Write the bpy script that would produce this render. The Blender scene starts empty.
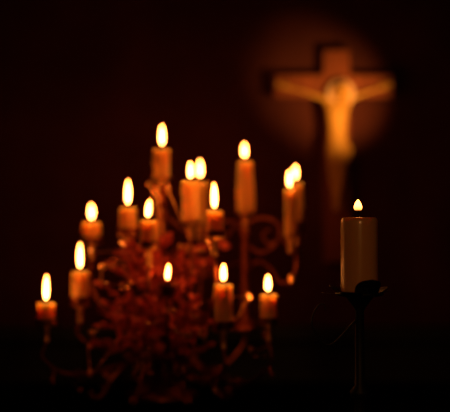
import bpy, bmesh, math, random
from mathutils import Vector, Matrix, noise
random.seed(11)
S = bpy.context.scene
PI = math.pi

# ------------------------------------------------------------------ camera, world, lights, exposure
F_PX = 450 * 85 / 36
PITCH = math.radians(1.5)
CAM = Vector((0, 0, 1.18))
cam_d = bpy.data.cameras.new('camera'); cam = bpy.data.objects.new('camera', cam_d)
S.collection.objects.link(cam); S.camera = cam
cam.location = CAM; cam.rotation_euler = (PI / 2 + PITCH, 0, 0)
cam_d.lens = 85; cam_d.sensor_width = 36; cam_d.sensor_fit = 'HORIZONTAL'
cam_d.clip_start = 0.05
cam_d.dof.use_dof = True; cam_d.dof.focus_distance = 1.70; cam_d.dof.aperture_fstop = 1.35
cam_d.dof.aperture_blades = 0

w = bpy.data.worlds.new('world'); S.world = w; w.use_nodes = True
w.node_tree.nodes['Background'].inputs[0].default_value = (0.0, 0.0, 0.0, 1)
w.node_tree.nodes['Background'].inputs[1].default_value = 0.0

S.view_settings.view_transform = 'Standard'; S.view_settings.look = 'None'
S.view_settings.exposure = 0.0; S.view_settings.gamma = 1.0; S.view_settings.use_curve_mapping = False
S.cycles.use_denoising = True
S.cycles.max_bounces = 8

FLAME_COL = (1.0, 0.31, 0.05)
FLAME_POWER = 38.0
SPOT_POWER = 19.0


def at(px, py, Y):
    """point at depth Y in the room that is seen at photograph position px, py"""
    x = (px - 225) / F_PX; y = -(py - 206) / F_PX
    d = Vector((x, math.cos(PITCH) - y * math.sin(PITCH), math.sin(PITCH) + y * math.cos(PITCH)))
    return CAM + d * (Y / d.y)


def ppm(Y):            # metres per pixel at depth Y
    return Y / F_PX


CY = 2.455                 # front plane of the cross on the wall
WALL_Y = CY + 0.037
# the small warm picture lamp that picks out the crucifix from low on its right
sp = bpy.data.lights.new('crucifix_spot', 'SPOT'); spo = bpy.data.objects.new('crucifix_spot', sp)
S.collection.objects.link(spo)
tgt = at(336, 98, CY)
spo.location = tgt + Vector((0.20, -0.42, -0.17))
spo.rotation_euler = (tgt - spo.location).to_track_quat('-Z', 'Y').to_euler()
sp.energy = SPOT_POWER; sp.color = (1.0, 0.56, 0.10)
sp.spot_size = math.radians(35); sp.spot_blend = 1.0; sp.shadow_soft_size = 0.012


# unseen warm fill lamp added ahead of the camera, lighting the pillar candle's front
bl = bpy.data.lights.new('front_fill', 'POINT'); blo = bpy.data.objects.new('front_fill', bl)
S.collection.objects.link(blo); blo.location = (0.15, 0.55, 1.40)
bl.energy = 2.9; bl.color = (1.0, 0.42, 0.10); bl.shadow_soft_size = 0.10


# ------------------------------------------------------------------ materials
def mat(name):
    m = bpy.data.materials.new(name); m.use_nodes = True
    return m, m.node_tree, m.node_tree.nodes['Principled BSDF']


def noisy(name, c1, c2, scale, rough=0.6, metal=0.0, bump=0.0, detail=4, coat=0.0, spec=0.5, stretch=(1, 1, 1)):
    m, nt, b = mat(name)
    tc = nt.nodes.new('ShaderNodeTexCoord'); mp = nt.nodes.new('ShaderNodeMapping')
    mp.inputs['Scale'].default_value = stretch
    n = nt.nodes.new('ShaderNodeTexNoise'); n.inputs['Scale'].default_value = scale; n.inputs['Detail'].default_value = detail
    r = nt.nodes.new('ShaderNodeValToRGB')
    r.color_ramp.elements[0].position = 0.35; r.color_ramp.elements[1].position = 0.65
    r.color_ramp.elements[0].color = (*c1, 1); r.color_ramp.elements[1].color = (*c2, 1)
    nt.links.new(tc.outputs['Object'], mp.inputs[0]); nt.links.new(mp.outputs[0], n.inputs['Vector'])
    nt.links.new(n.outputs[0], r.inputs[0]); nt.links.new(r.outputs[0], b.inputs['Base Color'])
    b.inputs['Roughness'].default_value = rough; b.inputs['Metallic'].default_value = metal
    b.inputs['Specular IOR Level'].default_value = spec; b.inputs['Coat Weight'].default_value = coat
    if bump:
        bp = nt.nodes.new('ShaderNodeBump'); bp.inputs['Strength'].default_value = bump; bp.inputs['Distance'].default_value = 0.004
        nt.links.new(n.outputs[0], bp.inputs['Height']); nt.links.new(bp.outputs[0], b.inputs['Normal'])
    return m


def wax_mat(name, col, radius, scale, rough, coat=0.0):
    m, nt, b = mat(name)
    tc = nt.nodes.new('ShaderNodeTexCoord')
    n = nt.nodes.new('ShaderNodeTexNoise'); n.inputs['Scale'].default_value = 60; n.inputs['Detail'].default_value = 2
    bp = nt.nodes.new('ShaderNodeBump'); bp.inputs['Strength'].default_value = 0.15; bp.inputs['Distance'].default_value = 0.002
    nt.links.new(tc.outputs['Object'], n.inputs['Vector']); nt.links.new(n.outputs[0], bp.inputs['Height'])
    nt.links.new(bp.outputs[0], b.inputs['Normal'])
    b.inputs['Base Color'].default_value = (*col, 1)
    b.inputs['Subsurface Weight'].default_value = 1.0
    b.inputs['Subsurface Radius'].default_value = radius
    b.inputs['Subsurface Scale'].default_value = scale
    b.inputs['Roughness'].default_value = rough
    b.inputs['Coat Weight'].default_value = coat; b.inputs['Coat Roughness'].default_value = 0.12
    return m


def flame_mat(name, power, low, high):
    m = bpy.data.materials.new(name); m.use_nodes = True; nt = m.node_tree
    nt.nodes.clear()
    out = nt.nodes.new('ShaderNodeOutputMaterial'); e = nt.nodes.new('ShaderNodeEmission')
    tc = nt.nodes.new('ShaderNodeTexCoord'); sx = nt.nodes.new('ShaderNodeSeparateXYZ')
    r = nt.nodes.new('ShaderNodeValToRGB')
    r.color_ramp.elements[0].position = 0.0; r.color_ramp.elements[0].color = (*[c * low for c in (1.0, 0.33, 0.08)], 1)
    r.color_ramp.elements[1].position = 0.45; r.color_ramp.elements[1].color = (*[c * high for c in FLAME_COL], 1)
    nt.links.new(tc.outputs['Generated'], sx.inputs[0]); nt.links.new(sx.outputs['Z'], r.inputs[0])
    nt.links.new(r.outputs[0], e.inputs['Color']); e.inputs['Strength'].default_value = power
    nt.links.new(e.outputs[0], out.inputs['Surface'])
    return m


M = {
    'wall': noisy('wall_plaster', (0.052, 0.0100, 0.009), (0.076, 0.0150, 0.013), 6, rough=0.95, bump=0.2, spec=0.1),
    'dark_wall': noisy('dark_plaster', (0.02, 0.008, 0.006), (0.03, 0.012, 0.008), 4, rough=0.95, spec=0.1),
    'floor': noisy('floor_boards', (0.03, 0.014, 0.008), (0.05, 0.02, 0.01), 3, rough=0.6, stretch=(1, 12, 1)),
    'cloth': noisy('black_cloth', (0.0018, 0.001, 0.001), (0.0035, 0.0015, 0.0015), 60, rough=1.0, spec=0.0),
    'copper': noisy('aged_copper', (0.14, 0.028, 0.012), (0.46, 0.12, 0.045), 45, rough=0.40, metal=1.0, bump=0.15),
    'satin': noisy('satin_copper', (0.90, 0.40, 0.13), (0.95, 0.46, 0.16), 20, rough=0.34, metal=1.0),
    'bead': noisy('bead_copper', (0.42, 0.09, 0.035), (0.66, 0.17, 0.06), 45, rough=0.36, metal=1.0),
    'polished': noisy('polished_copper', (0.86, 0.36, 0.13), (0.92, 0.42, 0.16), 20, rough=0.16, metal=1.0),
    'leaf': noisy('copper_leaf', (0.62, 0.066, 0.060), (0.98, 0.155, 0.09), 70, rough=0.55, metal=0.25, bump=0.3),
    'iron': noisy('black_iron', (0.006, 0.004, 0.003), (0.012, 0.008, 0.006), 40, rough=0.55, metal=0.3),
    'wick': noisy('charred_wick', (0.004, 0.003, 0.003), (0.012, 0.008, 0.006), 200, rough=1.0),
    'wood': noisy('cross_wood', (0.15, 0.028, 0.012), (0.23, 0.045, 0.018), 30, rough=0.75, spec=0.2, bump=0.2, stretch=(1, 1, 0.15)),
    'figure': noisy('carved_boxwood', (0.52, 0.21, 0.04), (0.60, 0.25, 0.05), 14, rough=0.6, spec=0.3),
    'hair': noisy('carved_hair', (0.46, 0.17, 0.04), (0.55, 0.21, 0.05), 80, rough=0.6, bump=0.4),
    'halo': noisy('gilt_halo', (0.74, 0.37, 0.26), (0.80, 0.42, 0.30), 10, rough=0.6),
    'wax': wax_mat('candle_wax', (0.92, 0.38, 0.08), (1.0, 0.60, 0.30), 0.032, 0.6),
    'pillar_wax': wax_mat('pillar_candle_wax', (0.80, 0.40, 0.14), (1.0, 0.5, 0.2), 0.010, 0.28, coat=0.35),
    'flame': flame_mat('flame', FLAME_POWER, 0.9, 1.0),
    'small_flame': flame_mat('small_flame', 12.0, 0.03, 1.0),
}


# ------------------------------------------------------------------ mesh helpers
def obj(name, bm, m, parent=None, smooth=True, loc=None):
    me = bpy.data.meshes.new(name)
    bmesh.ops.recalc_face_normals(bm, faces=bm.faces)
    bm.to_mesh(me); bm.free()
    if smooth:
        for p in me.polygons: p.use_smooth = True
    me.materials.append(M[m])
    o = bpy.data.objects.new(name, me); S.collection.objects.link(o)
    if parent: o.parent = parent
    if loc is not None: o.location = loc
    return o


def thing(name, label, cat, loc=(0, 0, 0), group=None):
    o = bpy.data.objects.new(name, None); S.collection.objects.link(o); o.empty_display_size = 0.02
    o.location = loc; o['label'] = label; o['category'] = cat
    if group: o['group'] = group
    return o


def lathe(bm, prof, n=32, M4=Matrix.Identity(4), wob=None):
    rings = []
    for r, z in prof:
        ring = []
        for i in range(n):
            a = 2 * PI * i / n
            rr = r if wob is None else r * wob(a, z)
            ring.append(bm.verts.new(M4 @ Vector((rr * math.cos(a), rr * math.sin(a), z))))
        rings.append(ring)
    for a, b in zip(rings, rings[1:]):
        for i in range(n):
            bm.faces.new((a[i], a[(i + 1) % n], b[(i + 1) % n], b[i]))
    bm.faces.new(rings[0][::-1]); bm.faces.new(rings[-1])


def bez(pts, n=24):
    """Catmull-Rom through the points"""
    P = [pts[0] * 2 - pts[1]] + list(pts) + [pts[-1] * 2 - pts[-2]]
    out = []
    segs = len(pts) - 1
    per = max(2, n // segs)
    for s in range(segs):
        p0, p1, p2, p3 = P[s:s + 4]
        for k in range(per):
            t = k / per
            out.append(0.5 * ((2 * p1) + (-p0 + p2) * t + (2 * p0 - 5 * p1 + 4 * p2 - p3) * t * t + (-p0 + 3 * p1 - 3 * p2 + p3) * t ** 3))
    out.append(pts[-1].copy())
    return out


def tube(bm, path, r, n=10):
    rad = r if callable(r) else (lambda t: r)
    rings = []
    up = Vector((0.13, 0.97, 0.2)).normalized()
    for i, p in enumerate(path):
        d = (path[min(i + 1, len(path) - 1)] - path[max(i - 1, 0)])
        if d.length < 1e-9: d = Vector((0, 0, 1))
        d.normalize()
        u = up - d * up.dot(d)
        if u.length < 1e-3: u = d.orthogonal()
        u.normalize(); up = u; v = d.cross(u)
        rr = rad(i / (len(path) - 1))
        rings.append([bm.verts.new(p + (u * math.cos(2 * PI * k / n) + v * math.sin(2 * PI * k / n)) * rr) for k in range(n)])
    for a, b in zip(rings, rings[1:]):
        for k in range(n):
            bm.faces.new((a[k], a[(k + 1) % n], b[(k + 1) % n], b[k]))
    bm.faces.new(rings[0][::-1]); bm.faces.new(rings[-1])


def ball(bm, c, r, sx=1, sy=1, sz=1, rot=None, seg=16):
    mm = Matrix.Translation(c) @ (rot.to_4x4() if rot else Matrix.Identity(4)) @ Matrix.Diagonal((r * sx, r * sy, r * sz, 1))
    bmesh.ops.create_uvsphere(bm, u_segments=seg, v_segments=seg // 2 + 2, radius=1, matrix=mm)


def box(bm, a, b, bev=0.0):
    c = (Vector(a) + Vector(b)) / 2; s = Vector(b) - Vector(a)
    r = bmesh.ops.create_cube(bm, size=1, matrix=Matrix.Translation(c) @ Matrix.Diagonal((s.x, s.y, s.z, 1)))
    if bev:
        es = list({e for v in r['verts'] for e in v.link_edges})
        bmesh.ops.bevel(bm, geom=es, offset=bev, segments=2, affect='EDGES', profile=0.6)


def leaf(bm, base, direc, length, width, curl, roll):
    """lobed curling metal leaf with real thickness"""
    d = direc.normalized(); s = d.orthogonal().normalized()
    s = Matrix.Rotation(roll, 3, d) @ s
    n = d.cross(s)
    NU, NV = 11, 4
    top, bot = [], []
    for i in range(NU + 1):
        t = i / NU
        wv = width * (math.sin(PI * min(1, t * 0.93 + 0.05)) ** 0.7) * (0.78 + 0.34 * abs(math.sin(t * PI * 3.5)))
        if i == NU: wv = width * 0.06
        ang = curl * t * t
        c = base + d * (length * math.sin(max(ang, 1e-4)) / max(ang, 1e-4) * t if ang > 1e-3 else length * t) + n * (length * t * (1 - math.cos(ang)) / max(ang, 1e-3))
        nn = (n * math.cos(ang) - d * math.sin(ang))
        ra, rb = [], []
        for j in range(-NV, NV + 1):
            v = j / NV
            p = c + s * (wv * v) + nn * (0.28 * wv * v * v + 0.05 * wv * math.cos(v * 9))
            ra.append(bm.verts.new(p + nn * 0.0005)); rb.append(bm.verts.new(p - nn * 0.0005))
        top.append(ra); bot.append(rb)
    W = 2 * NV + 1
    for i in range(NU):
        for j in range(W - 1):
            bm.faces.new((top[i][j], top[i][j + 1], top[i + 1][j + 1], top[i + 1][j]))
            bm.faces.new((bot[i][j], bot[i + 1][j], bot[i + 1][j + 1], bot[i][j + 1]))
        for j in (0, W - 1):
            bm.faces.new((top[i][j], top[i + 1][j], bot[i + 1][j], bot[i][j]))
    for i in (0, NU):
        for j in range(W - 1):
            bm.faces.new((top[i][j], bot[i][j], bot[i][j + 1], top[i][j + 1]))


# ------------------------------------------------------------------ the room
def struct(name, bm, m):
    o = obj(name, bm, m, smooth=False); o['kind'] = 'structure'; return o


bm = bmesh.new(); box(bm, (-2.2, WALL_Y, 0), (2.2, WALL_Y + 0.15, 2.9)); struct('wall_back', bm, 'wall')
bm = bmesh.new(); box(bm, (-2.35, -1.2, 0), (-2.2, WALL_Y + 0.15, 2.9)); struct('wall_left', bm, 'dark_wall')
bm = bmesh.new(); box(bm, (2.2, -1.2, 0), (2.35, WALL_Y + 0.15, 2.9)); struct('wall_right', bm, 'dark_wall')
bm = bmesh.new(); box(bm, (-2.35, -1.2, -0.1), (2.35, WALL_Y + 0.15, 0)); struct('floor', bm, 'floor')
bm = bmesh.new(); box(bm, (-2.35, -1.2, 2.9), (2.35, WALL_Y + 0.15, 3.0)); struct('ceiling', bm, 'dark_wall')

bm = bmesh.new(); box(bm, (-2.2, WALL_Y - 0.022, 0), (2.2, WALL_Y, 0.93))
for i in range(12):
    box(bm, (-2.15 + i * 0.36, WALL_Y - 0.034, 0.12), (-1.85 + i * 0.36, WALL_Y - 0.02, 0.86), 0.006)
box(bm, (-2.2, WALL_Y - 0.045, 0.93), (2.2, WALL_Y, 0.965), 0.005); struct('shade_panel_1', bm, 'iron')  # dark panelling added so the lower wall drops to black

TABLE_Z = 0.85
t = thing('altar_table', 'black cloth covered table carrying the candelabrum and the sharp candle', 'table', (0, 2.05, 0))
bm = bmesh.new(); box(bm, (-0.62, -0.52, TABLE_Z - 0.035), (0.62, 0.32, TABLE_Z - 0.004), 0.004); obj('table_top', bm, 'floor', t, False)
for sx in (-0.56, 0.56):
    for sy in (-0.46, 0.26):
        bm = bmesh.new()
        lathe(bm, [(0.022, 0.0), (0.026, 0.05), (0.02, 0.1), (0.028, 0.4), (0.034, 0.62), (0.024, 0.68), (0.034, 0.7), (0.034, TABLE_Z - 0.034)], 16)
        obj('leg', bm, 'floor', t, loc=(sx, sy, 0))
cl = bmesh.new()
NX, NY = 60, 50
g = []
for i in range(NX + 1):
    row = []
    for j in range(NY + 1):
        u = -0.82 + 1.64 * i / NX; v = -0.70 + 1.22 * j / NY
        ox = max(0, abs(u) - 0.625); oy = max(0, -0.525 - v, v - 0.325)
        over = math.hypot(ox, oy)
        x = max(-0.63, min(0.63, u)) + math.copysign(0.012, u) * (1 if ox else 0) * math.sin(v * 50) ** 2
        y = max(-0.53, min(0.33, v)) + (0.014 * math.sin(u * 46) ** 2 * (-1 if v < 0 else 1) if oy else 0)
        row.append(cl.verts.new((x, y, TABLE_Z - over)))
    g.append(row)
for i in range(NX):
    for j in range(NY):
        cl.faces.new((g[i][j], g[i + 1][j], g[i + 1][j + 1], g[i][j + 1]))
c = obj('tablecloth', cl, 'cloth', None, loc=(0, 2.05, 0))
sm = c.modifiers.new('thickness', 'SOLIDIFY'); sm.thickness = 0.002; sm.offset = -1
c['label'] = 'plain black cloth draped over the table under all the candlesticks'; c['category'] = 'tablecloth'


# ------------------------------------------------------------------ crucifix on the wall
CL = 2.985
KC = CY / CL
cc = at(337, 86, CL)
cw = at(337, 86, CY)
t = thing('crucifix', 'wooden crucifix with haloed carved figure hanging on the lit wall', 'crucifix', cw)
t.scale = (KC, KC, KC)


def cl3(px, py, dy=0.0):   # local to the crucifix, dy towards the viewer
    p = at(px, py, CL); return Vector((p.x - cc.x, -dy, p.z - cc.z))


bm = bmesh.new()
a = cl3(324, 262); b = cl3(349.5, 50)
box(bm, (a.x, 0, a.z), (b.x, 0.044, b.z), 0.002); obj('upright_beam', bm, 'wood', t, False)
bm = bmesh.new()
a = cl3(274, 97); b = cl3(392, 75)
box(bm, (a.x, -0.0015, a.z), (b.x, 0.03, b.z), 0.002); obj('cross_beam', bm, 'wood', t, False)


def capsule(bm, pts, rads, n=14, flat=1.0):
    path = bez(pts, 8 * (len(pts) - 1)); m = len(path) - 1

    def rf(u):
        x = u * (len(rads) - 1); i = min(int(x), len(rads) - 2); f = x - i
        return rads[i] * (1 - f) + rads[i + 1] * f
    tube(bm, path, rf, n)
    ball(bm, path[0], rads[0]); ball(bm, path[-1], rads[-1])


D = 0.016
bm = bmesh.new()
# trunk: chest, belly, hips
zc = cl3(336.5, 127, D)
lathe(bm, [(0.004, 0.072), (0.016, 0.069), (0.027, 0.060), (0.0305, 0.046), (0.0300, 0.032), (0.0270, 0.016), (0.0250, 0.0), (0.0248, -0.014), (0.0262, -0.030),
           (0.0270, -0.044), (0.0255, -0.058), (0.018, -0.068), (0.004, -0.072)], 36, Matrix.Translation(zc) @ Matrix.Diagonal((1.0, 0.62, 1, 1)))
for s_ in (-1, 1): ball(bm, cl3(336.5 + s_ * 4.6, 112, D + 0.010), 0.0125, 1.05, 0.7, 0.75)
ball(bm, cl3(330, 106, D), 0.016, 1.1, 0.8, 0.9); ball(bm, cl3(344, 106, D), 0.016, 1.1, 0.8, 0.9)
capsule(bm, [cl3(337, 106, D), cl3(339.5, 98, D + 0.008)], [0.011, 0.009])
# head, bowed to its left, with a face
hc = cl3(341, 93, D + 0.014)
HR = Matrix.Rotation(math.radians(14), 3, 'Y') @ Matrix.Rotation(math.radians(14), 3, 'X')
ball(bm, hc, 0.0185, 0.88, 1.0, 1.18, HR)
ball(bm, hc + HR @ Vector((0, -0.004, -0.013)), 0.012, 0.95, 1.0, 1.0, HR)
ball(bm, hc + HR @ Vector((0, -0.019, -0.003)), 0.0032, 0.9, 1.3, 2.0, HR)          # nose
for s in (-1, 1):
    ball(bm, hc + HR @ Vector((s * 0.0068, -0.0158, 0.0035)), 0.0034, 1.3, 0.8, 0.7, HR)  # brow and lid
    ball(bm, hc + HR @ Vector((s * 0.0165, -0.001, -0.001)), 0.0038, 0.5, 1.0, 1.5, HR)   # ear
ball(bm, hc + HR @ Vector((0, -0.0165, -0.0105)), 0.003, 1.6, 0.8, 0.6, HR)         # mouth
# arms along the beam, elbows a little bent
for s, sh, el, wr, hd in ((-1, (329, 102), (308, 94), (289, 88.5), (282, 86)), (1, (345, 102), (364, 94), (380, 88.5), (386, 86))):
    capsule(bm, [cl3(*sh, D), cl3(*el, D - 0.002), cl3(*wr, D - 0.006)], [0.0080, 0.0042, 0.0032])
    h = cl3(*hd, D - 0.008); w_ = cl3(*wr, D - 0.006); dr = (h - w_).normalized(); nr = Vector((-dr.z, 0, dr.x))
    capsule(bm, [w_, h], [0.006, 0.0075])
    for q, (off, ln) in enumerate(((-0.006, 0.013), (-0.002, 0.016), (0.002, 0.015), (0.006, 0.011))):
        b0 = h + nr * off + dr * 0.003
        capsule(bm, [b0, b0 + dr * ln * 0.55 + Vector((0, -0.001, 0)), b0 + dr * ln * 0.9 + Vector((0, -0.005, 0))], [0.0021, 0.0019, 0.0015], 8)
    b0 = w_ + dr * 0.006 - nr * (-0.006 if s > 0 else 0.006)
    sg = 1 if s > 0 else -1
    b0 = w_ + dr * 0.006 + nr * 0.005 * sg
    capsule(bm, [b0, b0 + dr * 0.005 + nr * 0.005 * sg, b0 + dr * 0.011 + nr * 0.007 * sg + Vector((0, -0.002, 0))], [0.0024, 0.0021, 0.0016], 8)
# legs, knees forward, feet crossed
for s, hip, kn, an, dy in ((-1, (331, 148), (332, 175), (335, 200), 0.0), (1, (341, 148), (340, 174), (337, 199), 0.008)):
    capsule(bm, [cl3(*hip, D), cl3(*kn, D + 0.012), cl3(*an, 0.010 + dy)], [0.0165, 0.0115, 0.0068])
    f0 = cl3(*an, 0.010 + dy)
    capsule(bm, [f0, f0 + Vector((0.001 * s, -0.006, -0.014)), f0 + Vector((0.002 * s, -0.010, -0.027))], [0.0068, 0.0075, 0.0055])
fig = obj('carved_figure', bm, 'figure', t)
fig['label'] = 'pale carved wooden figure with outstretched arms'
rm = fig.modifiers.new('merge', 'REMESH'); rm.mode = 'VOXEL'; rm.voxel_size = 0.0013; rm.use_smooth_shade = True
cs = fig.modifiers.new('soft', 'SMOOTH'); cs.factor = 0.5; cs.iterations = 4

bm = bmesh.new()           # long hair behind and beside the face
ball(bm, hc + HR @ Vector((0, 0.004, 0.006)), 0.020, 0.95, 0.95, 1.05, HR)
for s in (-1, 1):
    for q in range(3):
        x0 = s * (0.015 + 0.002 * q)
        capsule(bm, [hc + HR @ Vector((x0, 0.0 - 0.002 * q, 0.008)), hc + HR @ Vector((x0 * 1.15, 0.002, -0.012)), hc + HR @ Vector((x0 * 1.05, 0.004, -0.028))], [0.0045, 0.0042, 0.002], 8)
obj('hair', bm, 'hair', fig)
bm = bmesh.new()           # loincloth
lc = cl3(336, 147, D)
lathe(bm, [(0.0255, -0.026), (0.0275, -0.018), (0.0265, -0.005), (0.025, 0.008), (0.0262, 0.012), (0.024, 0.014)], 40,
      Matrix.Translation(lc) @ Matrix.Diagonal((1.1, 0.86, 1, 1)), wob=lambda a, z: 1 + 0.035 * math.sin(a * 11 + z * 160))
capsule(bm, [lc + Vector((0.026, -0.008, 0.008)), lc + Vector((0.034, -0.010, -0.012)), lc + Vector((0.031, -0.008, -0.036))], [0.007, 0.008, 0.005])
obj('loincloth', bm, 'figure', fig)
# halo: dished gilt ring behind the head
bm = bmesh.new()
lathe(bm, [(0.017, 0.0), (0.020, 0.003), (0.028, 0.0045), (0.036, 0.004), (0.039, 0.0015), (0.039, -0.001), (0.030, -0.0015), (0.017, -0.001)], 56)
h = obj('halo', bm, 'halo', t, loc=cl3(340, 94, 0.018)); h.rotation_euler = (PI / 2, 0, 0)
for px, py, dy in ((284, 86, 0.018), (384, 86, 0.018), (337, 204, 0.034)):
    bm = bmesh.new(); ball(bm, cl3(px, py, dy), 0.0028, seg=10); obj('nail', bm, 'iron', fig)


# ------------------------------------------------------------------ candles
def flame_mesh(h, r, lean):
    bm = bmesh.new()
    prof = [(0.02, 0), (0.45, 0.05), (0.78, 0.14), (0.96, 0.27), (1.0, 0.40), (0.93, 0.55), (0.76, 0.70), (0.52, 0.83), (0.27, 0.93), (0.03, 1.0)]
    lathe(bm, [(a * r, z * h) for a, z in prof], 20)
    for v in bm.verts:
        v.co.x += lean * (v.co.z / h) ** 1.5 * h
    return bm


def make_candle(label, px, Y, fx, f0, f1, top, bottom, wpx, fw=6.0, lean=0.0, tilt=0.0, kind='taper', drips=True):
    """top / bottom: where the wax starts and ends; f0 / f1: flame tip and foot"""
    s = ppm(Y)
    base = at(px, bottom, Y); tp = at(px, top, Y); H = tp.z - base.z; R = wpx * 0.88 * s / 2; flare = 0.14 if f0 in (143, 171, 166) else 0.0
    th = thing('candle', label, 'candle', base, 'lit candles on the candelabrum')
    seed = random.random() * 20
    n = 40
    amp = 0.11 if f0 in (143, 171, 166) else 0.05 if drips else 0.02

    def wob(a, z):
        u = z / H
        v = noise.noise(Vector((math.cos(a) * 1.6 + seed, math.sin(a) * 1.6, z * 30)))
        streak = max(0, noise.noise(Vector((math.cos(a) * 2.6, math.sin(a) * 2.6 + seed, z * 7)))) ** 1.2
        return 1 + amp * v * 0.6 + amp * 3.2 * streak * (1 - u * 0.5)
    N = 14
    prof = [(R * (0.98 + flare * 0.7), 0)] + [(R * (1.02 - 0.03 * i / N + flare * max(0, math.sin((1 - i / N) * 2.6)) ** 1.5), H * i / N * 0.97 + 0.0001) for i in range(1, N + 1)]
    prof += [(R * 0.97, H * 0.99), (R * 0.93, H), (R * 0.89, H - 0.0010), (R * 0.82, H - 0.006), (R * 0.66, H - 0.011), (R * 0.4, H - 0.013), (R * 0.05, H - 0.0135)]
    bm = bmesh.new(); lathe(bm, prof, n, wob=wob)
    wx = obj('wax_body', bm, 'wax', th)
    if drips:
        for q in range(3):
            bm = bmesh.new()
            a = random.uniform(PI, 2 * PI); ln = random.uniform(0.25, 0.6) * H
            d = Vector((math.cos(a), math.sin(a), 0))
            p = [d * R * 0.99 + Vector((0, 0, H - 0.0015)), d * R * 1.03 + Vector((0, 0, H - ln * 0.4)), d * R * 1.05 + Vector((0, 0, H - ln))]
            capsule(bm, p, [0.0012, 0.0016, 0.0024], 8)
            obj('wax_drip', bm, 'wax', th)
    fb = at(fx, f1 + 0.5, Y); ft = at(fx, f0, Y)
    fo = Vector((fb.x - base.x, 0, fb.z - base.z))
    bm = bmesh.new()
    tube(bm, bez([Vector((fo.x * 0.6, 0, H - 0.016)), Vector((fo.x * 0.9, 0, (H + fo.z) / 2)), fo + Vector((0.0006, 0, 0.004))], 8), 0.0009, 8)
    obj('wick', bm, 'wick', th)
    fh = ft.z - fb.z
    obj('flame', flame_mesh(fh, fw * 0.74 * s / 2, lean), 'flame', th, loc=fo)
    if tilt: th.rotation_euler = (0, tilt, 0)
    return base, R


# label, x, depth, flame x, flame tip, flame foot, wax top, wax bottom, width, flame width, lean, tilt
CANDLES = [
    ('short candle at the far left end of the candelabrum, lowest on that side', 46, 2.02, 46, 275, 299, 303, 325, 20, 6.5, 0.02, 0, (100, 350)),
    ('candle second from the left end, long flame level with the leaf crown', 80, 2.08, 80, 243, 267, 271.5, 306, 19.5, 6, 0, 0, (115, 335)),
    ('small candle with short flame, above and behind the second from left', 91.5, 2.20, 91.5, 204, 218, 222.5, 243, 19.5, 7, 0, 0, (105, 300)),
    ('candle with long flame between the small left candle and the short-flamed centre one', 128, 2.10, 128, 180, 203, 208, 236, 20, 6.5, 0, 0, (132, 280)),
    ('short candle just below and left of the topmost candle, flame leaning right', 149, 2.02, 148, 200, 216, 220.5, 249, 19.5, 6.5, 0.10, 0, (140, 285)),
    ('topmost candle of the candelabrum, standing on its central column', 161.5, 2.13, 162, 125, 144, 149.5, 178, 18.5, 6.5, 0, 0, None),
    ('front candle of the closely paired two right of centre', 191, 2.06, 190.5, 162, 177, 181.5, 221, 20, 6, 0, 0, (180, 290)),
    ('rear candle of the closely paired two right of centre', 200, 2.20, 200, 160, 176, 182, 224, 17, 6.5, 0, 0, (192, 300)),
    ('candle with long flame in front of the paired two, right of centre', 214.5, 2.00, 214.5, 183, 207, 211, 238, 19.5, 6.5, -0.02, 0, (200, 300)),
    ('tall slightly crooked candle standing on the upright beaded stem', 245, 2.18, 244.5, 143, 156, 161.5, 213, 17, 6.5, 0, 0.0, None),
    ('front candle of the two overlapping at the far right end', 290.5, 2.10, 289.5, 170, 186, 189.5, 236, 14, 5.5, -0.02, 0, None),
    ('rear candle of the two overlapping at the far right end', 296.5, 2.20, 295.5, 165, 178, 183.5, 236, 14, 5.5, 0, 0, None),
    ('burnt down candle sunk in its cup low in the middle of the leaves', 168, 1.99, 167.5, 264, 279, 284, 292, 16, 5, 0.08, 0, (160, 330)),
    ('thick candle low in front, between the sunken candle and the lower right one', 223.5, 1.98, 223.5, 264, 280, 284.5, 331, 20.5, 6.5, 0, 0, (205, 355)),
    ('lower right candle standing out alone on its arm', 268.5, 2.03, 268, 275, 290, 294.5, 324, 18.5, 6.5, 0, 0, (240, 352)),
]

# ------------------------------------------------------------------ candelabrum
COLX, COLY = 162, 2.13
base = at(COLX, 300, COLY); base.z = TABLE_Z + 0.003
cd = thing('candelabrum', 'branching copper candelabrum with leafy scrolls carrying the crowd of lit candles', 'candelabrum', base)


def L(px, py, Y=COLY): return at(px, py, Y) - base


# column
top = L(COLX, 192).z
bm = bmesh.new()
kz = lambda f: top * f
prof = [(0.072, 0.0), (0.074, 0.006), (0.068, 0.012), (0.050, 0.018), (0.046, 0.026), (0.030, 0.034), (0.016, 0.046), (0.012, 0.06)]
z = 0.06
while z < top - 0.03:
    u = z / top
    rr = 0.0165 * (1 - 0.35 * u)
    prof += [(rr * 0.55, z + 0.004), (rr, z + 0.010), (rr * 1.05, z + 0.014), (rr * 0.7, z + 0.019), (rr * 0.5, z + 0.026), (rr * 0.75, z + 0.034), (rr * 0.55, z + 0.040)]
    z += 0.042
prof += [(0.007, top - 0.004), (0.007, top)]
prof = [p for i, p in enumerate(prof) if p[1] <= top + 1e-6]
lathe(bm, prof, 32)
obj('column', bm, 'copper', cd)

arm_paths = []


def cup_at(p, R, name='candle_cup', spindle=0.024, pan=1.25):
    """socket with a turned, polished spindle; p = bottom of the candle"""
    bm = bmesh.new()
    mm = Matrix.Translation(p)
    lathe(bm, [(0.003, -spindle), (0.0056, -spindle * 0.97), (0.0068, -spindle * 0.93), (0.0060, -spindle * 0.86), (0.0060, -spindle * 0.25), (0.0068, -spindle * 0.18), (0.0045, -0.0045), (R * 0.7, -0.0030),
               (R * 1.12, -0.001), (R * pan, 0.0014), (R * pan * 1.03, 0.0026), (R * pan, 0.0028), (R * 1.12, 0.0008), (R * 0.5, -0.0002)], 28, mm)
    return obj(name, bm, 'satin', cd)


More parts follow.
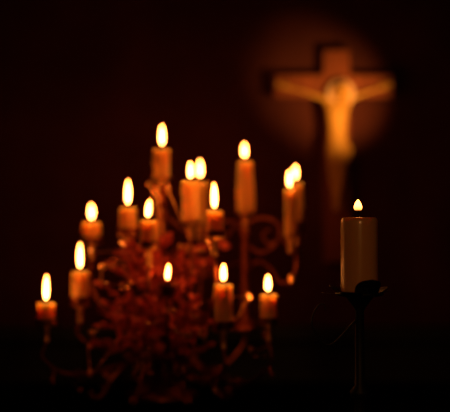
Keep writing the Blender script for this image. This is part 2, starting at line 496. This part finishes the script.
bases = []
for c in CANDLES:
    lab, px, Y, fx, f0, f1, tp, bt, wd, fw, lean, tilt, root = c
    b, R = make_candle(lab, px, Y, fx, f0, f1, tp, bt, wd, fw, lean, tilt, drips=(wd > 10 and bt - tp > 15))
    bases.append((px, bt, Y, b, R))
    p = b - base
    if fx == 167.5:      # a deep cup around the burnt-down candle
        bm = bmesh.new()
        R2 = R * 1.12
        H = at(px, tp - 1.5, Y).z - b.z
        lathe(bm, [(0.004, -0.016), (0.008, -0.010), (R2 * 0.9, -0.004), (R2 * 1.12, H * 0.6), (R2 * 1.25, H), (R2 * 1.18, H), (R2 * 1.05, H * 0.6), (R2 * 0.8, -0.0006)], 28, Matrix.Translation(p))
        obj('candle_cup', bm, 'copper', cd); sp_len = 0.016
    else:
        sp_len = 0.018 if fx == 162 else 0.034
        cup_at(p, R, spindle=sp_len)
        if fx not in (162, 244.5, 289.5, 294.5, 200, 190.5):   # fluted copper collar, added to darken the foot of the wax
            ch = (at(px, tp, Y).z - b.z) * (0.22 if fx in (223.5, 268) else 0.28)
            bm = bmesh.new()
            lathe(bm, [(R * 1.13, 0.003), (R * 1.17, ch * 0.3), (R * 1.15, ch * 0.7), (R * 1.26, ch), (R * 1.21, ch), (R * 1.11, ch * 0.7), (R * 1.12, ch * 0.3), (R * 1.09, 0.003)], 48,
                  Matrix.Translation(p), wob=lambda a, z: 1 + 0.02 * math.cos(a * 12))
            obj('shade_collar', bm, 'copper', cd)
    if root:
        r0 = L(*root); r0 = Vector((r0.x * 0.0, r0.y * 0, L(COLX, root[1]).z))
        end = p + Vector((0, 0, -sp_len + 0.001))
        side = Vector((end.x, end.y, 0)); 
        low = max(0.02, min(r0.z, end.z) - 0.018 - 0.04 * random.random())
        pts = [r0, Vector((side.x * 0.35, side.y * 0.35, (r0.z + low) / 2 - 0.004)), Vector((side.x * 0.78, side.y * 0.78, low)),
               Vector((side.x * 1.02, side.y * 1.02, (low + end.z) / 2)), end]
        path = bez(pts, 40); arm_paths.append(path)
        bm = bmesh.new(); tube(bm, path, lambda u: 0.0042 - 0.001 * u + 0.0011 * max(0, math.sin(u * 50)) ** 6, 12)
        # a scroll springing from under the arm
        o = path[len(path) // 2]; dd = Vector((side.x, side.y, 0)).normalized() if side.length > 1e-4 else Vector((1, 0, 0))
        sc = []
        for q in range(26):
            a = q / 25 * 4.2 * PI / 2 + 0.4; r = 0.016 * (1 - q / 30)
            sc.append(o + dd * (r * math.cos(a) - 0.014) + Vector((0, 0, r * math.sin(a) - 0.006)))
        tube(bm, sc, lambda u: 0.0024 - 0.0012 * u, 8); ball(bm, sc[-1], 0.0034, seg=10)
        obj('arm', bm, 'copper', cd)

# upright beaded stem under the tall crooked candle
Yb = 2.18
bm = bmesh.new()
p0, p1 = L(244.5, 219, Yb), L(244.5, 318, Yb)
low = L(243, 345, Yb)
path = bez([Vector((0, 0, 0.05)), Vector((low.x * 0.55, low.y * 0.6, 0.035)), low, p1 + Vector((0, 0, -0.01)), p1, (p0 + p1) / 2, p0], 72)
tube(bm, path, 0.0042, 10); arm_paths.append(path[len(path) // 3:])
nb = 15
for i in range(nb):
    f = i / (nb - 1); c = p1.lerp(p0, f)
    ball(bm, c, 0.0098 - 0.0022 * f + (0.0022 if i % 4 == 0 else 0), 1, 1, 0.7, seg=14)
mm = Matrix.Translation(p1)
lathe(bm, [(0.004, -0.030), (0.030, -0.026), (0.033, -0.020), (0.026, -0.013), (0.016, -0.006), (0.009, 0.004), (0.006, 0.012)], 28, mm)
obj('beaded_stem', bm, 'bead', cd)
# end stem under the two overlapping right candles, with open scrolls tying it to the beaded stem
bm = bmesh.new()
A = L(291, 236, 2.10); B = L(296.5, 236, 2.20); J = L(296, 252, 2.13)
tube(bm, bez([A + Vector((0, 0, -0.033)), J], 6), 0.0034); tube(bm, bez([B + Vector((0, 0, -0.033)), J], 6), 0.0034)
path = bez([J + Vector((0, 0, 0.004)), L(297, 262, 2.12), L(295, 273, 2.12), L(290, 281, 2.12), L(280, 282, 2.13), L(270, 268, 2.14), L(256, 262, 2.16), L(245, 276, 2.18)], 42)
tube(bm, path, lambda u: (0.0034 - 0.0010 * u) * (1 + 0.7 * abs(math.sin(u * 34))), 12); arm_paths.append(path)
for i in range(5):
    f = i / 4; ball(bm, L(297, 246, 2.125).lerp(L(297, 265, 2.12), f), 0.0062, 1, 1, 0.8, seg=12)
ball(bm, L(291.5, 278, 2.11), 0.0068, 1.1, 0.9, 1.25); ball(bm, L(290, 285, 2.11), 0.0042)
path = bez([L(245, 226, 2.18), L(256, 219, 2.17), L(270, 219, 2.16), L(280, 228, 2.15), L(277, 241, 2.14), L(267, 243, 2.15), L(263, 234, 2.15), L(270, 229, 2.15)], 48)
tube(bm, path, lambda u: (0.0026 - 0.0010 * u) * (1 + 0.8 * abs(math.sin(u * 36))), 10); arm_paths.append(path)
path = bez([L(297, 256, 2.125), L(288, 246, 2.13), L(281, 238, 2.14), L(270, 249, 2.15), L(258, 252, 2.16), L(245, 243, 2.18)], 40)
tube(bm, path, lambda u: 0.0024 * (1 + 0.8 * abs(math.sin(u * 30))), 10)
obj('scroll_bracket', bm, 'copper', cd)
# short scroll arm seen to the left of the beaded stem
bm = bmesh.new()
path = bez([L(200, 262, 2.14), L(212, 250, 2.15), L(226, 238, 2.16), L(236, 226, 2.17), L(244, 232, 2.18)], 30)
tube(bm, path, 0.003, 10)
path = bez([L(162, 262, 2.13), L(180, 248, 2.13), L(200, 262, 2.14), L(208, 275, 2.14), L(222, 268, 2.15), L(243, 262, 2.18)], 40)
tube(bm, path, 0.0034, 10)
path = bez([L(162, 214, 2.13), L(176, 224, 2.12), L(192, 236, 2.10), L(206, 230, 2.14), L(222, 222, 2.16), L(244, 222, 2.18)], 40)
tube(bm, path, 0.003, 10)
obj('scroll_bracket', bm, 'copper', cd)

# collar under the top candle
bm = bmesh.new()
pc = L(161.5, 190, 2.13); nl = 10
for i in range(nl):
    a = 2 * PI * i / nl + 0.2
    ball(bm, Vector((pc.x + 0.0135 * math.cos(a), pc.y + 0.0135 * math.sin(a), pc.z)), 0.0042, 0.95, 0.95, 2.0, seg=12)
lathe(bm, [(0.006, -0.012), (0.015, -0.010), (0.016, -0.007), (0.008, -0.005), (0.008, 0.006), (0.016, 0.008), (0.0165, 0.011), (0.006, 0.013)], 28, Matrix.Translation(pc))
tube(bm, bez([pc + Vector((-0.01, -0.01, 0.006)), L(154, 186, 2.115), L(150, 183.5, 2.11)], 8), 0.0018, 8); ball(bm, L(150, 183.5, 2.11), 0.0055)
obj('reeded_collar', bm, 'polished', cd)

# leafy branches: each a scrolling stem with its leaves
TIPS = [(100, 285, 2.06), (112, 268, 2.12), (106, 302, 2.04), (126, 252, 2.10), (132, 280, 2.02), (140, 262, 2.05), (150, 272, 2.02),
        (152, 254, 2.08), (146, 300, 1.99), (120, 312, 2.00), (134, 330, 1.99), (100, 325, 2.02), (160, 318, 1.97), (176, 330, 1.97),
        (186, 248, 2.10), (182, 285, 2.05), (196, 272, 2.04), (200, 300, 2.0), (205, 330, 1.99), (190, 312, 1.98), (222, 246, 2.14), (150, 340, 1.98),
        (118, 340, 2.0), (178, 262, 2.1), (232, 322, 2.05), (165, 240, 2.08), (210, 258, 2.1), (88, 344, 2.04), (208, 345, 2.02)]
for q in range(26):
    TIPS.append((random.triangular(92, 232, 140), random.uniform(246, 350), random.uniform(2.0, 2.24)))
for i, (px, py, Y) in enumerate(TIPS):
    e = L(px, py, Y); r0 = Vector((0, 0, max(0.05, L(COLX, min(345, py + random.uniform(12, 40))).z)))
    mid = r0.lerp(e, 0.5) + Vector((0, 0, random.uniform(-0.02, 0.02)))
    side = (e - r0); side.z = 0
    cr = Vector((0, 0, 1)) if side.length < 1e-3 else side.normalized().cross(Vector((0, 0, 1)))
    path = bez([r0, mid + cr * random.uniform(-0.015, 0.015), e], 24)
    arm_paths.append(path)
    bm = bmesh.new(); tube(bm, path, lambda u: 0.0026 - 0.0014 * u, 8)
    br = obj('leafy_branch', bm, 'copper', cd)
    bm = bmesh.new()
    for q in range(13):
        u = 0.22 + 0.78 * q / 12; idx = min(len(path) - 1, int(u * (len(path) - 1)))
        p = path[idx]; tang = (path[idx] - path[idx - 1]).normalized()
        out = (tang * 0.8 + Vector((random.uniform(-1, 1), random.uniform(-1.0, 0.5), random.uniform(-0.7, 1)))).normalized()
        ln = random.uniform(0.014, 0.030)
        leaf(bm, p, out, ln, ln * random.uniform(0.22, 0.34), random.uniform(0.5, 1.5), random.uniform(0, 2 * PI))
    obj('leaves', bm, 'leaf', br)

# gallery dish with a row of pearls beneath, low on the column
gz = L(COLX, 358, 2.06).z
bm = bmesh.new()
lathe(bm, [(0.010, gz - 0.010), (0.030, gz - 0.009), (0.058, gz - 0.003), (0.064, gz + 0.001), (0.064, gz + 0.004), (0.056, gz + 0.002), (0.03, gz - 0.003), (0.010, gz - 0.003)], 48)
obj('gallery_dish', bm, 'copper', cd)
for i in range(16):
    a = 2 * PI * i / 16 + 0.1
    bm = bmesh.new(); c = Vector((0.058 * math.cos(a), 0.058 * math.sin(a), gz - 0.022))
    lathe(bm, [(0.0008, 0.004), (0.0008, 0.021)], 8, Matrix.Translation(c)); ball(bm, c, 0.0048, 1, 1, 1.15, seg=14)
    obj('pendant', bm, 'polished', cd)

# scroll feet with leaf tips
for a in (200, 250, 295, 340, 20, 90, 150):
    ar = math.radians(a); d = Vector((math.cos(ar), math.sin(ar), 0))
    bm = bmesh.new()
    path = bez([Vector((0, 0, 0.075)) + d * 0.008, d * 0.05 + Vector((0, 0, 0.085)), d * 0.10 + Vector((0, 0, 0.045)), d * 0.12 + Vector((0, 0, 0.014)), d * 0.135 + Vector((0, 0, 0.006)), d * 0.146 + Vector((0, 0, 0.012)), d * 0.140 + Vector((0, 0, 0.021))], 40)
    tube(bm, path, lambda u: 0.0055 - 0.0015 * u, 12)
    ft = obj('scroll_foot', bm, 'copper', cd)
    arm_paths.append(path)
    bm = bmesh.new()
    leaf(bm, d * 0.05 + Vector((0, 0, 0.086)), d + Vector((0, 0, 0.5)), 0.034, 0.010, 1.2, random.uniform(0, 6))
    leaf(bm, d * 0.10 + Vector((0, 0, 0.046)), d + Vector((0, 0, 0.8)), 0.028, 0.009, 1.0, random.uniform(0, 6))
    obj('leaves', bm, 'copper', ft)

# polished drops hanging or springing from the nearest arm
DROPS = [(102, 267, 2.06, 5.5), (107, 266, 2.07, 4), (248.5, 297, 2.08, 7.5), (251, 349, 2.02, 5), (256, 357, 2.02, 4), (180, 246, 2.06, 4.5), (187, 248, 2.06, 4.5),
         (173, 311, 1.97, 5.5), (147, 323, 1.98, 4.5), (197, 316, 1.98, 4.5), (175, 330, 1.97, 4.5), (190, 335, 1.97, 4.5), (202, 331, 1.97, 4.5), (204, 338, 1.97, 4.5),
         (215, 391, 1.97, 5.5), (272, 375, 2.0, 4.5), (237, 381, 2.0, 4.5), (52, 380, 2.0, 4.5), (90, 373, 2.0, 5.5), (80, 390, 1.98, 4.5), (91, 333, 2.02, 5.5),
         (121, 289, 2.0, 4), (114, 260, 2.08, 3.5), (264, 336, 2.03, 4), (224, 298, 2.1, 4), (168, 297, 1.985, 4), (46, 332, 2.02, 4)]
allp = [p for pa in arm_paths for p in pa]
for px, py, Y, r in DROPS:
    c = L(px, py, Y); r *= 0.001
    q = min(allp, key=lambda p: (p - c).length + (0.02 if p.z < c.z else 0))
    bm = bmesh.new()
    m_ = (q + c) / 2 + Vector((0, 0, -0.006))
    tube(bm, bez([q, m_, c], 12), 0.0014, 8); ball(bm, c, r, 1, 1, 1.15, seg=18); ball(bm, c + Vector((0, 0, -r * 1.2)), r * 0.4, seg=10)
    o = obj('pendant', bm, 'satin' if r > 0.0045 else 'polished', cd)

# small bosses added as reflectors, each turned to send a flame's glint to camera
def boss(px, py, Y, fi, r, flat, tall=1.0, m='satin'):
    c = L(px, py, Y); f = CANDLES[fi]
    fl = L(f[3], (f[4] + f[5]) / 2, f[2])
    nrm = ((fl - c).normalized() + (CAM - base - c).normalized()).normalized()
    X = Vector((0, 0, 1)).cross(nrm).normalized(); Z = nrm.cross(X)
    rot = Matrix((X, nrm, -Z)).transposed()
    bm = bmesh.new()
    ball(bm, c, r, 1, flat, tall, rot, seg=24)
    q = min(allp, key=lambda p: (p - c).length + (0.02 if p.z < c.z else 0))
    tube(bm, bez([q, (q + c) / 2 + Vector((0, 0, -0.004)), c - nrm * r * flat * 0.6], 10), 0.0011, 8)
    return obj('glint_boss', bm, m, cd)


boss(248.5, 297, 2.0, 14, 0.0098, 0.15, 0.8)
boss(122, 244, 1.97, 3, 0.0046, 0.22, 3.4)
boss(91, 251, 2.06, 2, 0.0050, 0.40, 2.6)
boss(208, 242, 1.92, 8, 0.0046, 0.40, 2.2)
boss(150.5, 183.5, 2.06, 5, 0.0062, 0.35)
boss(157.5, 189, 2.03, 5, 0.0046, 0.6, 2.2)
boss(168, 189, 2.03, 5, 0.0046, 0.6, 2.2)
boss(102, 267, 2.04, 1, 0.0050, 0.6)
boss(291.5, 279, 2.06, 14, 0.0060, 0.6, 1.6)
boss(173, 311, 1.95, 12, 0.0050, 0.6, 1.3)
boss(251, 349, 2.0, 14, 0.0050, 0.6)
boss(180, 246, 2.02, 8, 0.0045, 0.6)
boss(200, 335, 1.96, 13, 0.0050, 0.7, 1.4)
boss(147, 323, 1.96, 12, 0.0045, 0.7)
boss(202, 250, 2.04, 8, 0.0045, 0.6)
for x_, y_, f_ in ((90, 375, 1), (80, 391, 0), (52, 383, 0), (135, 373, 12), (150, 373, 12), (215, 391, 13), (272, 375, 14), (237, 381, 13), (121, 284, 12), (107, 284, 1)):
    boss(x_, y_, 1.97, f_, 0.0055, 0.6, 1.0, 'copper')

# ------------------------------------------------------------------ the sharp pillar candle in front, in its black iron holder
YF = 1.70
s = ppm(YF)
R = 37 * s / 2
fb = at(359.5, 292, YF); ft = at(359.5, 217.5, YF); H = ft.z - fb.z
th = thing('pillar_candle', 'thick smooth pillar candle with a tiny flame, sharp and nearest, at right', 'candle', fb)
prof = [(R * 0.96, 0), (R, 0.002)]
prof += [(R * (1 - 0.0 * i), H * i / 20) for i in range(1, 20)]
prof += [(R * 0.99, H - 0.0048), (R * 0.96, H - 0.0024), (R * 0.91, H - 0.0008), (R * 0.84, H), (R * 0.7, H - 0.0010), (R * 0.45, H - 0.0022), (R * 0.1, H - 0.0026)]
bm = bmesh.new()
lathe(bm, prof, 72, wob=lambda a, z: 1 + 0.006 * noise.noise(Vector((math.cos(a) * 2, math.sin(a) * 2, z * 18))))
obj('wax_body', bm, 'pillar_wax', th)
for a, l0, l1, rr in ((PI + 0.12, 0.45, 0.93, 0.0009), (PI + 0.02, 0.05, 0.5, 0.0006)):
    bm = bmesh.new()           # thin runs of wax on the left flank
    d = Vector((math.cos(a), math.sin(a), 0)); pts = []
    for q in range(9):
        f = q / 8; zz = H * (1 - (l0 + (l1 - l0) * f))
        pts.append(d * (R * 1.0) + Vector((0.0003 * math.sin(q * 2.2), 0, zz)))
    capsule(bm, pts, [rr * (0.6 + 0.5 * abs(math.sin(q * 1.7))) for q in range(9)], 8)
    obj('wax_drip', bm, 'pillar_wax', th)
wz = at(357.5, 209, YF).z - fb.z; wx = at(358, 209, YF).x - fb.x
bm = bmesh.new()
tube(bm, bez([Vector((0, 0, H - 0.004)), Vector((wx * 0.2, 0, H + 0.005)), Vector((wx * 0.6, 0, wz - 0.002)), Vector((wx - 0.0006, 0, wz + 0.003))], 14), lambda u: 0.0011 + 0.0010 * u, 10)
ball(bm, Vector((wx, 0, wz - 0.0035)), 0.0036, 1.0, 0.9, 0.85, seg=14)
obj('wick', bm, 'wick', th)
fz = at(357.5, 210.5, YF).z - fb.z; fl = (at(357.5, 199.5, YF).z - fb.z) - fz
bm = bmesh.new()
lathe(bm, [(r_ * 4.1 * s, z_ * fl) for r_, z_ in ((0.5, 0.0), (0.82, 0.04), (0.97, 0.16), (1.0, 0.30), (0.92, 0.46), (0.76, 0.62), (0.56, 0.77), (0.33, 0.90), (0.12, 0.98), (0.02, 1.0))], 24)
obj('flame', bm, 'small_flame', th, loc=(wx, 0, fz))

hb = Vector((fb.x, fb.y, TABLE_Z + 0.003))
hz = fb.z - hb.z
hd = thing('candle_holder', 'black iron candle holder with upturned petals under the sharp pillar candle', 'candle holder', hb)
bm = bmesh.new()
lathe(bm, [(0.055, 0), (0.056, 0.004), (0.048, 0.009), (0.02, 0.016), (0.010, 0.03), (0.008, 0.06), (0.015, 0.07), (0.016, 0.076), (0.008, 0.086), (0.007, hz - 0.03),
           (0.013, hz - 0.02), (0.022, hz - 0.008), (0.037, hz - 0.005), (0.039, hz - 0.0015), (0.036, hz - 0.0008), (0.01, hz - 0.0012)], 40)
obj('stem', bm, 'iron', hd)
for i, (a, ln, cu) in enumerate(((-75, 0.026, 0.5), (-18, 0.009, 0.3), (20, 0.012, 0.6), (65, 0.016, 0.6), (110, 0.016, 0.6), (155, 0.014, 0.7), (205, 0.012, 1.6), (248, 0.02, 1.7))):
    ar = math.radians(a); d = Vector((math.cos(ar), math.sin(ar), 0))
    bm = bmesh.new()
    # petal rises outside the wax
    NU, NV = 10, 6; rowsA, rowsB = [], []
    for u_ in range(NU + 1):
        u = u_ / NU; zz = hz - 0.004 + ln * (u * (1.0 if cu < 1 else 0.35)); ro = R * 1.06 + 0.006 * math.sin(u * PI / 2) + (0.012 * u * u) + (0.018 * u if cu > 1 else 0)
        wv = (0.95 if i == 0 else 0.62) * math.sqrt(max(0.0, 1 - u ** 2.6)) + 0.02
        ra, rb = [], []
        for v_ in range(NV + 1):
            aa = ar + wv * (v_ / NV * 2 - 1) * 0.62
            ra.append(bm.verts.new((ro * math.cos(aa), ro * math.sin(aa), zz))); rb.append(bm.verts.new(((ro + 0.0014) * math.cos(aa), (ro + 0.0014) * math.sin(aa), zz)))
        rowsA.append(ra); rowsB.append(rb)
    for x in range(NU):
        for y in range(NV):
            bm.faces.new((rowsA[x][y], rowsA[x][y + 1], rowsA[x + 1][y + 1], rowsA[x + 1][y]))
            bm.faces.new((rowsB[x][y], rowsB[x + 1][y], rowsB[x + 1][y + 1], rowsB[x][y + 1]))
        for y in (0, NV): bm.faces.new((rowsA[x][y], rowsA[x + 1][y], rowsB[x + 1][y], rowsB[x][y]))
    for x in (0, NU):
        for y in range(NV): bm.faces.new((rowsA[x][y], rowsB[x][y], rowsB[x][y + 1], rowsA[x][y + 1]))
    obj('petal', bm, 'iron', hd)
# curled tendril at the left of the holder
bm = bmesh.new()
q = lambda px, py: at(px, py, YF) - hb
tube(bm, bez([Vector((-0.006, 0, hz - 0.045)), q(330, 345), q(314, 330), q(312, 318), q(318, 306), q(324, 304), q(325, 310)], 36), lambda u: 0.0018 - 0.0009 * u, 8)
obj('tendril', bm, 'iron', hd)
